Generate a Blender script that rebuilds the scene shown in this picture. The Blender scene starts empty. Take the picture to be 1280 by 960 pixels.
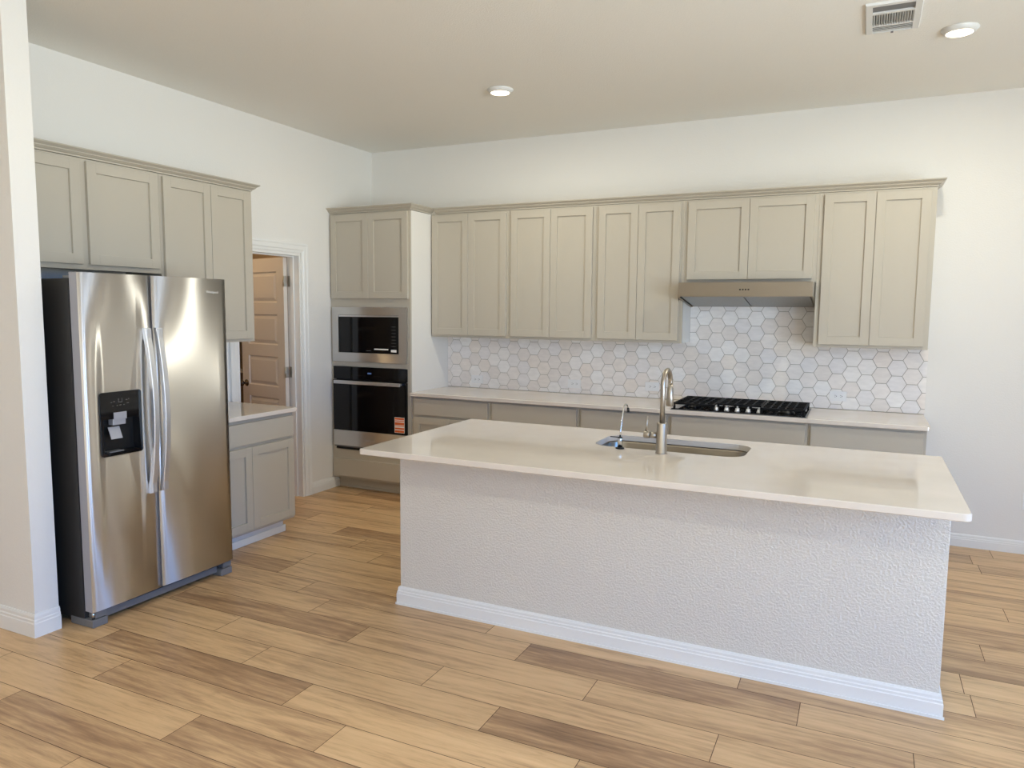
import bpy, bmesh, math, random
from mathutils import Vector, Matrix
random.seed(7)
PI = math.pi
scene = bpy.context.scene
COL = scene.collection

# ------------------------------------------------------------------ camera
cam_d = bpy.data.cameras.new('camera'); cam = bpy.data.objects.new('camera', cam_d); COL.objects.link(cam)
cam_d.sensor_width = 36.0; cam_d.lens = 925.0 / 1280 * 36; cam_d.clip_start = .05; cam_d.clip_end = 100
r = Vector((0.90267, 0.430246, 0.00859)); u = Vector((-0.050415, 0.085907, 0.995027)); f = Vector((-0.427369, 0.898615, -0.099236))
cam.matrix_world = Matrix(((r.x, u.x, -f.x, 4.3145), (r.y, u.y, -f.y, -5.9259), (r.z, u.z, -f.z, 1.6204), (0, 0, 0, 1)))
scene.camera = cam
scene.view_settings.view_transform = 'Standard'; scene.view_settings.look = 'None'
scene.view_settings.gamma = 1.0; scene.view_settings.use_curve_mapping = False
scene.view_settings.exposure = 0.0

# ------------------------------------------------------------------ world and large lights
H = 3.091                                   # ceiling height
XR, YR, XL = 7.6, -9.6, -1.9                # right wall, rear wall, far left wall
# daylight: cool sky above the horizon, sunlit warm ground below it; portals sit in the window openings
SKY = (1.5, 5.0, 12.5)
GROUND = (15.2, 17.4, 18.4)
CAN_POWER = 15.0; CAN_POWER_ROOM = 10.5; CAN_COLOR = (1.0, .97, .82)
PANTRY_POWER = 24.0
WIN_R = [(-4.8, -3.3), (-8.3, -6.1)]  # y ranges of the right wall windows
WIN_B = []
WZ0, WZ1 = .25, 2.5
w = bpy.data.worlds.new('world'); scene.world = w; w.use_nodes = True
n = w.node_tree.nodes; l = w.node_tree.links; bg = n['Background']
tc = n.new('ShaderNodeTexCoord'); sp = n.new('ShaderNodeSeparateXYZ'); l.new(tc.outputs['Generated'], sp.inputs[0])
mr = n.new('ShaderNodeMapRange'); mr.inputs[1].default_value = -.02; mr.inputs[2].default_value = .03; l.new(sp.outputs[2], mr.inputs[0])
mx = n.new('ShaderNodeMix'); mx.data_type = 'RGBA'; mx.inputs[6].default_value = GROUND + (1,); mx.inputs[7].default_value = SKY + (1,); l.new(mr.outputs[0], mx.inputs[0])
l.new(mx.outputs[2], bg.inputs[0]); bg.inputs[1].default_value = 1.0
scene.cycles.diffuse_bounces = 6; scene.cycles.max_bounces = 12; scene.cycles.caustics_reflective = False; scene.cycles.sample_clamp_indirect = 6.0
def portal(loc, rot, sx, sy):
    l = bpy.data.lights.new('window_portal', 'AREA'); l.shape = 'RECTANGLE'; l.size = sx; l.size_y = sy; l.cycles.is_portal = True
    o = bpy.data.objects.new('window_portal', l); o.location = loc; o.rotation_euler = rot; COL.objects.link(o)
for a, b in WIN_R: portal((XR + .07, (a + b) / 2, (WZ0 + WZ1) / 2), (0, PI / 2, 0), WZ1 - WZ0, b - a)
for a, b in WIN_B: portal(((a + b) / 2, YR - .07, (WZ0 + WZ1) / 2), (PI / 2, 0, 0), b - a, WZ1 - WZ0)

# ------------------------------------------------------------------ materials
def S(c):  # srgb 0-255 -> linear
    return tuple(((x / 255) / 12.92 if x / 255 <= .04045 else (((x / 255) + .055) / 1.055) ** 2.4) for x in c) + (1,)
MATS = {}
def mat(name, color, rough=.5, metal=0, spec=.5, **k):
    m = bpy.data.materials.new(name); m.use_nodes = True
    n = m.node_tree.nodes; l = m.node_tree.links; b = n['Principled BSDF']
    b.inputs['Base Color'].default_value = color; b.inputs['Roughness'].default_value = rough
    b.inputs['Metallic'].default_value = metal; b.inputs['Specular IOR Level'].default_value = spec
    if 'aniso' in k: b.inputs['Anisotropic'].default_value = k['aniso']
    if 'arot' in k: b.inputs['Anisotropic Rotation'].default_value = k['arot']
    if 'coat' in k: b.inputs['Coat Weight'].default_value = k['coat']; b.inputs['Coat Roughness'].default_value = .05
    tc = n.new('ShaderNodeTexCoord')
    if 'bump' in k:                                     # (scale, strength, distance)
        sc, st, di = k['bump']
        nt = n.new('ShaderNodeTexNoise'); nt.inputs['Scale'].default_value = sc; nt.inputs['Detail'].default_value = 3
        nt.inputs['Roughness'].default_value = .55
        bp = n.new('ShaderNodeBump'); bp.inputs['Strength'].default_value = st; bp.inputs['Distance'].default_value = di
        l.new(tc.outputs['Object'], nt.inputs['Vector'])
        if k.get('knock'):
            rp = n.new('ShaderNodeValToRGB'); rp.color_ramp.elements[0].position = .42; rp.color_ramp.elements[1].position = .62
            l.new(nt.outputs['Fac'], rp.inputs['Fac']); l.new(rp.outputs['Color'], bp.inputs['Height'])
        else: l.new(nt.outputs['Fac'], bp.inputs['Height'])
        l.new(bp.outputs['Normal'], b.inputs['Normal'])
    if 'mottle' in k:                                   # (scale, colour b)
        sc, cb = k['mottle']
        nt = n.new('ShaderNodeTexNoise'); nt.inputs['Scale'].default_value = sc; nt.inputs['Detail'].default_value = 4
        mx = n.new('ShaderNodeMix'); mx.data_type = 'RGBA'; mx.inputs[6].default_value = color; mx.inputs[7].default_value = cb
        mv = n.new('ShaderNodeMapRange'); mv.inputs[1].default_value = .4; mv.inputs[2].default_value = .65
        l.new(tc.outputs['Object'], nt.inputs['Vector']); l.new(nt.outputs['Fac'], mv.inputs[0]); l.new(mv.outputs[0], mx.inputs[0])
        l.new(mx.outputs[2], b.inputs['Base Color'])
    if 'brush' in k:                                    # fine streaks: scale vector
        mp = n.new('ShaderNodeMapping'); mp.inputs['Scale'].default_value = k['brush']
        nt = n.new('ShaderNodeTexNoise'); nt.inputs['Scale'].default_value = 1; nt.inputs['Detail'].default_value = 2
        mr = n.new('ShaderNodeMapRange'); mr.inputs[3].default_value = rough - .05; mr.inputs[4].default_value = rough + .07
        l.new(tc.outputs['Object'], mp.inputs[0]); l.new(mp.outputs[0], nt.inputs['Vector']); l.new(nt.outputs['Fac'], mr.inputs[0]); l.new(mr.outputs[0], b.inputs['Roughness'])
    if 'tangent' in k:
        tg = n.new('ShaderNodeTangent'); tg.direction_type = 'RADIAL'; tg.axis = k['tangent']; l.new(tg.outputs[0], b.inputs['Tangent'])
    if 'emit' in k:
        b.inputs['Emission Color'].default_value = k['emit'][0]; b.inputs['Emission Strength'].default_value = k['emit'][1]
    MATS[name] = m; return m

WALL = mat('wall_paint', S((229, 226, 221)), .75, spec=.25, bump=(95, .16, .002), knock=True)
ISLW = mat('textured_wall_paint', S((221, 215, 205)), .7, spec=.3, bump=(100, .75, .0025), knock=True)
CEIL = mat('ceiling_paint', S((240, 238, 232)), .85, spec=.2, bump=(110, .30, .002), knock=True)
TRIM = mat('trim_paint', S((232, 231, 228)), .35)
CAB = mat('cabinet_paint', S((184, 176, 162)), .38, spec=.45)
CAB_LIT = mat('cabinet_paint_lit', S((228, 225, 219)), .5, spec=.4)  # cabinet paint with daylight on the right-facing sides put into the colour
QUARTZ = mat('quartz', S((222, 212, 201)), .03, spec=.9, mottle=(3.2, S((217, 207, 195))))
STEEL = mat('brushed_steel', S((224, 223, 222)), .40, 1.0, aniso=1.0, arot=.25, tangent='Z')
HOODSTEEL = mat('hood_steel', S((150, 142, 130)), .33, 1.0, aniso=.5, arot=.25, tangent='Z')
FILTER = mat('filter_mesh', S((165, 165, 162)), .45, .9, bump=(900, .3, .001))
NICKEL = mat('brushed_nickel', S((172, 164, 153)), .36, 1.0)
CHROME = mat('chrome', S((205, 205, 205)), .12, 1.0)
SINKM = mat('sink_steel', S((150, 142, 130)), .3, 1.0)
HANDLE = mat('handle_steel', S((226, 228, 231)), .42, 1.0)
DGREY = mat('dark_grey_enamel', S((50, 49, 49)), .42, .2, bump=(600, .1, .0006))
MGREY = mat('grey_plastic', S((112, 112, 114)), .45)
LGREY = mat('light_grey_metal', S((165, 165, 172)), .4, .3)
BLKG = mat('black_glass', S((7, 8, 12)), .06, spec=.4)
BLK = mat('black_plastic', S((12, 12, 13)), .35)
IRON = mat('cast_iron', S((8, 8, 11)), .6, spec=.25)
HOLE = mat('dark_cavity', S((6, 6, 6)), .8)
PLASTW = mat('white_plastic', S((236, 236, 236)), .3)
DOORP = mat('door_paint', S((214, 206, 196)), .42)
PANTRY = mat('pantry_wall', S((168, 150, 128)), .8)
ORANGE = mat('sticker_orange', S((214, 100, 48)), .5)
PAPER = mat('sticker_white', S((235, 232, 226)), .5)
PRINT = mat('badge_print', S((120, 118, 115)), .4)
BRONZE = mat('dark_nickel', S((92, 80, 70)), .25, 1.0)
HINGE = mat('hinge_nickel', S((190, 186, 176)), .3, 1.0)
VENTM = mat('vent_white', S((222, 222, 220)), .4)
LENS = mat('light_lens', (1, .9, .75, 1), .4, emit=((1, .82, .56, 1), 5.0))
GROUT = mat('grout', S((158, 150, 138)), .85)
DISPLAY = mat('clock_display', S((60, 80, 120)), .3, emit=((.3, .5, 1, 1), .15))
FRAMEM = mat('window_frame_paint', S((235, 235, 235)), .4)
CONC = mat('patio_ground', S((150, 148, 140)), .9, mottle=(2, S((130, 128, 120))))

def attr_mat(name, rough, spec, grain=None, bump=None):
    m = bpy.data.materials.new(name); m.use_nodes = True
    n = m.node_tree.nodes; l = m.node_tree.links; b = n['Principled BSDF']
    b.inputs['Roughness'].default_value = rough; b.inputs['Specular IOR Level'].default_value = spec
    at = n.new('ShaderNodeAttribute'); at.attribute_name = 'tone'
    return m, n, l, b, at
# tiles
TILE, n, l, b, at = attr_mat('hex_tile', .32, .5)
tc = n.new('ShaderNodeTexCoord'); nt = n.new('ShaderNodeTexNoise'); nt.inputs['Scale'].default_value = 14; nt.inputs['Detail'].default_value = 5
mp = n.new('ShaderNodeMapping'); mp.inputs['Scale'].default_value = (1, 1, 3); mp.inputs['Rotation'].default_value = (0, .6, 0)
l.new(tc.outputs['Object'], mp.inputs[0]); l.new(mp.outputs[0], nt.inputs['Vector'])
mx = n.new('ShaderNodeMix'); mx.data_type = 'RGBA'; mx.blend_type = 'MULTIPLY'
mr = n.new('ShaderNodeMapRange'); mr.inputs[1].default_value = .3; mr.inputs[2].default_value = .7; mr.inputs[3].default_value = .93; mr.inputs[4].default_value = 1.03
l.new(nt.outputs['Fac'], mr.inputs[0]); mx.inputs[0].default_value = 1; l.new(at.outputs['Color'], mx.inputs[6]); l.new(mr.outputs[0], mx.inputs[7]); l.new(mx.outputs[2], b.inputs['Base Color'])
# planks: 'tone' attribute = (darkness, seed, -)
WOOD, n, l, b, at = attr_mat('wood_plank', .36, .5)
tc = n.new('ShaderNodeTexCoord'); sep = n.new('ShaderNodeSeparateColor'); l.new(at.outputs['Color'], sep.inputs[0])
off = n.new('ShaderNodeCombineXYZ'); mu = n.new('ShaderNodeMath'); mu.operation = 'MULTIPLY'; mu.inputs[1].default_value = 60
l.new(sep.outputs[1], mu.inputs[0]); l.new(mu.outputs[0], off.inputs[0]); l.new(mu.outputs[0], off.inputs[2])
add = n.new('ShaderNodeVectorMath'); add.operation = 'ADD'; l.new(tc.outputs['Object'], add.inputs[0]); l.new(off.outputs[0], add.inputs[1])
def noise(sx, sy, scale, detail=3, rough=.6, dist=0):
    mpp = n.new('ShaderNodeMapping'); mpp.inputs['Scale'].default_value = (sx, sy, 1); l.new(add.outputs[0], mpp.inputs[0])
    t = n.new('ShaderNodeTexNoise'); t.inputs['Scale'].default_value = scale; t.inputs['Detail'].default_value = detail
    t.inputs['Roughness'].default_value = rough; t.inputs['Distortion'].default_value = dist; l.new(mpp.outputs[0], t.inputs['Vector']); return t
fine = noise(1.4, 17, 5, 4, .6, .6); broad = noise(.55, 4.5, 2.2, 3, .55, .9)
# cathedral grain: rings cut along the plank
mpw = n.new('ShaderNodeMapping'); mpw.inputs['Scale'].default_value = (.30, 2.2, 1); l.new(add.outputs[0], mpw.inputs[0])
wv = n.new('ShaderNodeTexWave'); wv.wave_type = 'BANDS'; wv.bands_direction = 'Y'; wv.inputs['Scale'].default_value = 3.2; wv.inputs['Distortion'].default_value = 16; wv.inputs['Detail'].default_value = 2.5; wv.inputs['Detail Scale'].default_value = .9
l.new(mpw.outputs[0], wv.inputs['Vector'])
knot = noise(1.6, 6, 1.9, 2, .5, 1.2); hair = noise(1.1, 20, 16, 3, .65, .2)
def mth(op, a, b_, c=None):
    x = n.new('ShaderNodeMath'); x.operation = op
    for i, vv in enumerate((a, b_, c)):
        if vv is None: continue
        if isinstance(vv, (int, float)): x.inputs[i].default_value = vv
        else: l.new(vv, x.inputs[i])
    return x.outputs[0]
fx_ = mth('MULTIPLY_ADD', fine.outputs['Fac'], .42, mth('MULTIPLY_ADD', broad.outputs['Fac'], .80, mth('MULTIPLY', wv.outputs['Fac'], .09)))
kn = n.new('ShaderNodeMapRange'); kn.inputs[1].default_value = .68; kn.inputs[2].default_value = .80; kn.inputs[3].default_value = 0; kn.inputs[4].default_value = .16
l.new(knot.outputs['Fac'], kn.inputs[0])
tone = mth('ADD', mth('MULTIPLY_ADD', hair.outputs['Fac'], .30, mth('ADD', fx_, -.83)), mth('ADD', sep.outputs[0], mth('MULTIPLY', kn.outputs[0], 1.0)))
ramp = n.new('ShaderNodeValToRGB'); l.new(tone, ramp.inputs[0])
e = ramp.color_ramp.elements; e[0].position = .0; e[0].color = S((226, 191, 148)); e[1].position = 1; e[1].color = S((92, 65, 44))
x = ramp.color_ramp.elements.new(.33); x.color = S((209, 173, 129)); x = ramp.color_ramp.elements.new(.62); x.color = S((163, 128, 94))
l.new(ramp.outputs[0], b.inputs['Base Color'])
bpn = n.new('ShaderNodeBump'); bpn.inputs['Strength'].default_value = .12; bpn.inputs['Distance'].default_value = .002; l.new(fine.outputs['Fac'], bpn.inputs['Height']); l.new(bpn.outputs[0], b.inputs['Normal'])
SEAM = mat('plank_seam', S((80, 58, 40)), .8)

# ------------------------------------------------------------------ mesh helpers
class MB:
    def __init__(s): s.bm = bmesh.new(); s.mats = []
    def mi(s, m):
        if m not in s.mats: s.mats.append(m)
        return s.mats.index(m)
    def box(s, x0, x1, y0, y1, z0, z1, m, bev=0, smooth=False):
        v = [s.bm.verts.new((x, y, z)) for x in (x0, x1) for y in (y0, y1) for z in (z0, z1)]
        fs = [(0, 1, 3, 2), (4, 6, 7, 5), (0, 4, 5, 1), (2, 3, 7, 6), (0, 2, 6, 4), (1, 5, 7, 3)]
        F = [s.bm.faces.new([v[i] for i in q]) for q in fs]; k = s.mi(m)
        for q in F: q.material_index = k
        if bev:
            es = list({ed for q in F for ed in q.edges})
            rr = bmesh.ops.bevel(s.bm, geom=es, offset=bev, segments=2, affect='EDGES', profile=.6)
            for q in rr['faces']: q.material_index = k
        return s
    def prism(s, prof, a0, a1, axis, m, smooth=False, cap=True):
        """closed 2D profile swept along axis. axis x: prof=(y,z); y: (x,z); z: (x,y)"""
        def P(p, a): return {'x': (a, p[0], p[1]), 'y': (p[0], a, p[1]), 'z': (p[0], p[1], a)}[axis]
        A = [s.bm.verts.new(P(p, a0)) for p in prof]; B = [s.bm.verts.new(P(p, a1)) for p in prof]; k = s.mi(m); N = len(prof)
        F = [s.bm.faces.new((A[i], A[(i + 1) % N], B[(i + 1) % N], B[i])) for i in range(N)]
        for q in F: q.smooth = smooth
        if cap: F += [s.bm.faces.new(A[::-1]), s.bm.faces.new(B)]
        for q in F: q.material_index = k
        return s
    def tube(s, pts, rad, m, seg=14, cap=True, flat=None):
        """round tube along points; rad may be a list; flat=(rw,rh) elliptical section with 'side' vector"""
        pts = [Vector(p) for p in pts]; k = s.mi(m); rings = []; up = None
        for i, p in enumerate(pts):
            d = (pts[min(i + 1, len(pts) - 1)] - pts[max(i - 1, 0)]).normalized()
            if up is None: up = Vector((0, 0, 1)) if abs(d.z) < .9 else Vector((1, 0, 0))
            side = d.cross(up).normalized(); up = side.cross(d).normalized()
            rr = rad[i] if isinstance(rad, (list, tuple)) else rad
            rings.append([s.bm.verts.new(p + side * rr * math.cos(2 * PI * j / seg) + up * rr * math.sin(2 * PI * j / seg)) for j in range(seg)])
        for A, B in zip(rings, rings[1:]):
            for j in range(seg):
                q = s.bm.faces.new((A[j], A[(j + 1) % seg], B[(j + 1) % seg], B[j])); q.smooth = True; q.material_index = k
        if cap:
            for R_ in (rings[0], rings[-1][::-1]): q = s.bm.faces.new(R_); q.material_index = k
        return s
    def lathe(s, prof, c, m, seg=32, axis='z'):
        """prof: (radius, height) open profile around axis through c"""
        k = s.mi(m); rings = []
        for rr, h in prof:
            ring = []
            for j in range(seg):
                a = 2 * PI * j / seg; ca, sa = rr * math.cos(a), rr * math.sin(a)
                o = {'z': (ca, sa, h), 'y': (ca, h, sa), 'x': (h, ca, sa)}[axis]
                ring.append(s.bm.verts.new((c[0] + o[0], c[1] + o[1], c[2] + o[2])))
            rings.append(ring)
        for A, B in zip(rings, rings[1:]):
            for j in range(seg):
                q = s.bm.faces.new((A[j], A[(j + 1) % seg], B[(j + 1) % seg], B[j])); q.smooth = True; q.material_index = k
        for R_, pr in ((rings[0], prof[0]), (rings[-1], prof[-1])):
            if pr[0] > 1e-5: q = s.bm.faces.new(R_); q.material_index = k
        return s
    def build(s, name, parent=None, label=None, auto=True):
        bmesh.ops.recalc_face_normals(s.bm, faces=s.bm.faces)
        me = bpy.data.meshes.new(name); s.bm.to_mesh(me); s.bm.free()
        for m in s.mats: me.materials.append(m)
        o = bpy.data.objects.new(name, me); COL.objects.link(o)
        if parent: o.parent = parent
        if label: o['label'] = label
        return o
def thing(name, label, cat, loc=(0, 0, 0), rz=0, group=None):
    o = bpy.data.objects.new(name, None); COL.objects.link(o); o.location = loc; o.rotation_euler = (0, 0, rz)
    o.empty_display_size = .1; o['label'] = label; o['category'] = cat
    if group: o['group'] = group
    return o
def tag(o, label, cat, group=None):
    o['label'] = label; o['category'] = cat
    if group: o['group'] = group
    return o
def struct(o): o['kind'] = 'structure'; return o
def copy_tree(o, parent=None):
    c = o.copy(); COL.objects.link(c); c.parent = parent
    for ch in list(o.children): copy_tree(ch, c)
    return c
def text(s, size, m, parent, loc, rot, name='badge', depth=.0006):
    cu = bpy.data.curves.new(name, 'FONT'); cu.body = s; cu.size = size; cu.extrude = depth; cu.align_x = 'CENTER'; cu.align_y = 'CENTER'
    o = bpy.data.objects.new(name, cu); me = bpy.data.meshes.new_from_object(o); bpy.data.objects.remove(o)
    me.materials.clear(); me.materials.append(m)
    o2 = bpy.data.objects.new(name, me); COL.objects.link(o2); o2.parent = parent; o2.location = loc; o2.rotation_euler = rot; return o2

def wall_with_holes(name, axis, a0, a1, t0, t1, z0, z1, holes, m):
    """wall running along axis ('x'/'y') from a0 to a1, thickness t0..t1; holes: (h0,h1,hz0,hz1) sorted"""
    mb = MB()
    def bx(p, q, zz0, zz1):
        if q - p < 1e-4 or zz1 - zz0 < 1e-4: return
        if axis == 'x': mb.box(p, q, t0, t1, zz0, zz1, m)
        else: mb.box(t0, t1, p, q, zz0, zz1, m)
    cur = a0
    for h0, h1, hz0, hz1 in sorted(holes):
        bx(cur, h0, z0, z1); bx(h0, h1, z0, hz0); bx(h0, h1, hz1, z1); cur = h1
    bx(cur, a1, z0, z1)
    return struct(mb.build(name))

# ================================================================== SETTING
T = .119
DY0, DY1, DZ = -1.734, -1.022, 2.075           # pantry door opening in the left wall
# floor of planks
L_, W_ = 1.228, .195
known = {}
for yy, xx in [(-.41, 5.05), (-1.19, 5.078), (-1.77, 4.899), (-2.35, 4.797), (-2.55, 3.892), (-2.745, 2.92), (-2.94, 2.097), (-3.14, 2.655), (-3.33, 1.812),
               (-3.53, 2.23), (-3.72, 1.333), (-3.915, .77), (-4.11, 1.167), (-4.305, 1.83), (-1.57, .905), (-1.965, 1.401 + .1), (-1.0, .726), (-1.38, .485)]:
    known[round((yy + 2.745) / W_)] = xx
dark = {(0, 2.92): .25, (0, 1.692): .10, (-1, .869): .22, (-1, 3.325): .06, (-2, 1.427): .03, (-3, 3.04): .25, (-4, 1.002): .22, (-4, 2.23): .02, (-5, 1.333): .10,
        (-6, .77): -.02, (-6, 1.998): .20, (-7, 1.167): .20, (-7, -.061): .0, (-2, 2.655): .0, (-2, 3.883): -.02, (-3, 1.812): .0, (-3, .584): .02, (-5, .105): .03,
        (-5, 2.561): -.04, (-8, 1.83): .02, (-4, 3.458): -.02, (-1, 2.097): .03, (-5, 3.789): .08}
mb = MB(); kw = mb.mi(WOOD); ks = mb.mi(SEAM)
tones = []
rows = range(int((YR + 2.745) / W_) - 2, int(2.745 / W_) + 2)
for rI in rows:
    y1 = -2.745 + rI * W_; y0 = y1 - W_
    xs = known.get(rI, random.uniform(0, L_)); k0 = math.floor((XL - .2 - xs) / L_)
    for k in range(k0, k0 + 12):
        a = xs + k * L_; bb = a + L_
        if a > XR + .2: break
        t = None
        for (rr, xx), dv in dark.items():
            if rr == rI and abs(xx - a) < .06: t = dv
        if t is None: t = random.choice([0, .02, -.03, .05, .12, .2, .03, .08])
        a_, b_ = max(a, XL - .1), min(bb, XR + .1); c_, d_ = max(y0, YR - .1), min(y1, .1)
        if b_ <= a_ or d_ <= c_: continue
        g = .0014
        vs = [mb.bm.verts.new(q) for q in ((a_ + g, c_ + g, 0), (b_ - g, c_ + g, 0), (b_ - g, d_ - g, 0), (a_ + g, d_ - g, 0))]
        q = mb.bm.faces.new(vs); q.material_index = kw; tones.append((q.index, t, random.random()))
mb.box(XL - .1, XR + .1, YR - .1, .1, -.05, -.0012, SEAM)
for q in mb.bm.faces: pass
mb.bm.faces.ensure_lookup_table()
npl = len(tones)
fl = struct(mb.build('floor'))
ca = fl.data.color_attributes.new('tone', 'FLOAT_COLOR', 'CORNER')
for poly in fl.data.polygons:
    if poly.index < npl:
        _, t, sd = tones[poly.index]
        for li in poly.loop_indices: ca.data[li].color = (max(0, .36 + t), sd, 0, 1)

mb = MB(); mb.box(XL - .1, XR + .1, YR - .1, .1, H, H + .1, CEIL); struct(mb.build('ceiling'))
wall_with_holes('wall_back', 'x', XL - .1, XR + .1, 0, .1, 0, H, [], WALL)
wall_with_holes('wall_left', 'y', -3.647, 0, -T, 0, 0, H, [(DY0, DY1, 0, DZ)], WALL)
wall_with_holes('wall_near', 'x', XL, .705, -3.766, -3.647, 0, H, [], WALL)
wall_with_holes('wall_outer', 'y', YR, -3.766, XL - .1, XL, 0, H, [], WALL)
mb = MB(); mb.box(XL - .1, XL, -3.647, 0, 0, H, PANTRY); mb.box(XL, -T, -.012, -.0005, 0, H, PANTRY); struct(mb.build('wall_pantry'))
wall_with_holes('wall_right', 'y', YR, 0, XR, XR + .14, 0, H, [(a, b, WZ0, WZ1) for a, b in WIN_R], WALL)
wall_with_holes('wall_rear', 'x', XL - .1, XR + .14, YR - .14, YR, 0, H, [(a, b, WZ0, WZ1) for a, b in WIN_B], WALL)
# windows (behind and beside the camera)
def window(name, axis, a, b, t):
    mb = MB()
    def bx(p, q, z0, z1, d=.05):
        if axis == 'y': mb.box(t, t + d, p, q, z0, z1, FRAMEM)
        else: mb.box(p, q, t - d, t, z0, z1, FRAMEM)
    w_ = .05
    bx(a, a + w_, WZ0, WZ1); bx(b - w_, b, WZ0, WZ1); bx(a + w_, b - w_, WZ0, WZ0 + w_); bx(a + w_, b - w_, WZ1 - w_, WZ1)
    nm = max(1, round((b - a) / .9))
    for i in range(1, nm): x0 = a + (b - a) * i / nm; bx(x0 - .03, x0 + .03, WZ0 + w_, WZ1 - w_)
    return struct(mb.build(name))
for i, (a, b) in enumerate(WIN_R): window('window_%d' % (i + 1), 'y', a, b, XR + .005)
for i, (a, b) in enumerate(WIN_B): window('window_%d' % (i + 4), 'x', a, b, YR - .005)

# baseboards with stepped profile: prof is (out, z)
def bb_prof(h): return [(0, 0), (.016, 0), (.016, h * .60), (.0135, h * .64), (.0135, h * .74), (.010, h * .78), (.010, h * .9), (.006, h), (0, h)]
def bb(name, axis, a0, a1, at, sgn, h=.1, parent=None, mat_=None, miter=(0, 0)):
    """axis run direction; at = wall plane; sgn = outward sign"""
    mb = MB(); pf = bb_prof(h); k = mb.mi(mat_ or TRIM)
    A = []; B = []
    for o_, z in pf:
        s0, s1 = a0 - o_ * miter[0], a1 + o_ * miter[1]
        if axis == 'x': A.append(mb.bm.verts.new((s0, at + sgn * o_, z))); B.append(mb.bm.verts.new((s1, at + sgn * o_, z)))
        else: A.append(mb.bm.verts.new((at + sgn * o_, s0, z))); B.append(mb.bm.verts.new((at + sgn * o_, s1, z)))
    N = len(pf)
    for i in range(N): mb.bm.faces.new((A[i], A[(i + 1) % N], B[(i + 1) % N], B[i]))
    mb.bm.faces.new(A); mb.bm.faces.new(B[::-1])
    return mb.build(name, parent)
struct(bb('baseboard_back', 'x', 4.70, XR, 0, -1, .088))
struct(bb('baseboard_left', 'y', -.945, -.56, 0, 1, .10))
struct(bb('baseboard_near', 'x', XL, .705, -3.766, -1, .115, miter=(0, 1)))
struct(bb('baseboard_near_end', 'y', -3.766, -3.647, .705, 1, .115, miter=(1, 0)))
struct(bb('baseboard_right', 'y', YR, -.02, XR, -1, .1))

# pantry door: casing, jamb, leaf
def casing_prof(w_): return [(0, 0), (.010, 0), (.012, w_ * .25), (.017, w_ * .35), (.017, w_ * .75), (.020, w_ * .82), (.020, w_), (0, w_)]
mb = MB(); k = mb.mi(TRIM); cw = .078
def cas(path_in, path_out):
    pass
pf = casing_prof(cw)   # (out of wall, distance from opening edge)
def casring(o_, d_):    # four points of the U at offset d_
    g = .006
    return [(o_, DY0 - g + 0 - d_ + 0, 0), (o_, DY0 - g - d_, DZ + g + d_), (o_, DY1 + g + d_, DZ + g + d_), (o_, DY1 + g + d_, 0)]
R_ = [[mb.bm.verts.new(p) for p in casring(o_, d_)] for o_, d_ in pf]
for i in range(len(R_)):
    A, B = R_[i], R_[(i + 1) % len(R_)]
    for j in range(3): mb.bm.faces.new((A[j], A[j + 1], B[j + 1], B[j]))
mb.bm.faces.new([q[0] for q in R_]); mb.bm.faces.new([q[3] for q in R_][::-1])
struct(mb.build('trim_1'))
mb = MB()
jt = .018
mb.box(-T - .004, .004, DY0, DY0 + jt - .001, 0, DZ, TRIM); mb.box(-T - .004, .004, DY1 - jt + .001, DY1, 0, DZ, TRIM); mb.box(-T - .004, .004, DY0 + jt, DY1 - jt, DZ - jt, DZ, TRIM)
sx = -.083                               # stops
mb.box(sx, sx + .032, DY0 + jt, DY0 + jt + .011, 0, DZ - jt, TRIM); mb.box(sx, sx + .032, DY1 - jt - .011, DY1 - jt, 0, DZ - jt, TRIM); mb.box(sx, sx + .032, DY0 + jt + .012, DY1 - jt - .012, DZ - jt - .011, DZ - jt, TRIM)
struct(mb.build('trim_2'))
# leaf: local x from hinge along width, thickness y 0..-.035 (face towards kitchen side at -y)
dw, dh, dt = .67, 2.035, .035
leaf = thing('door_1', '', 'door', (-.118, DY1 - .028, .012), math.radians(180 - 14))
del leaf['label']; del leaf['category']; struct(leaf)
def panel_face(mb, x0, x1, z0, z1, y, s, m, st=.017, dp=.011):
    """moulded raised panel: ring recess then raised field. s=-1 towards -y"""
    k = mb.mi(m)
    def ring(i, d): return [mb.bm.verts.new((a, y - s * d, c)) for a, c in ((x0 + i, z0 + i), (x1 - i, z0 + i), (x1 - i, z1 - i), (x0 + i, z1 - i))]
    rr = [ring(0, 0), ring(st * .5, dp), ring(st * .9, dp), ring(st * 2.4, .002)]
    for A, B in zip(rr, rr[1:]):
        for j in range(4): q = mb.bm.faces.new((A[j], A[(j + 1) % 4], B[(j + 1) % 4], B[j])); q.material_index = k
    q = mb.bm.faces.new(rr[-1]); q.material_index = k
def holed_sheet(mb, X, Z, holes, y, m):
    """flat sheet on grid lines X,Z leaving out cells inside holes"""
    k = mb.mi(m); V = {}
    def v(a, c):
        if (a, c) not in V: V[(a, c)] = mb.bm.verts.new((a, y, c))
        return V[(a, c)]
    for a, b_ in zip(X, X[1:]):
        for c, d in zip(Z, Z[1:]):
            if any(h[0] - 1e-6 <= a and b_ <= h[1] + 1e-6 and h[2] - 1e-6 <= c and d <= h[3] + 1e-6 for h in holes): continue
            q = mb.bm.faces.new((v(a, c), v(b_, c), v(b_, d), v(a, d))); q.material_index = k
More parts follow.
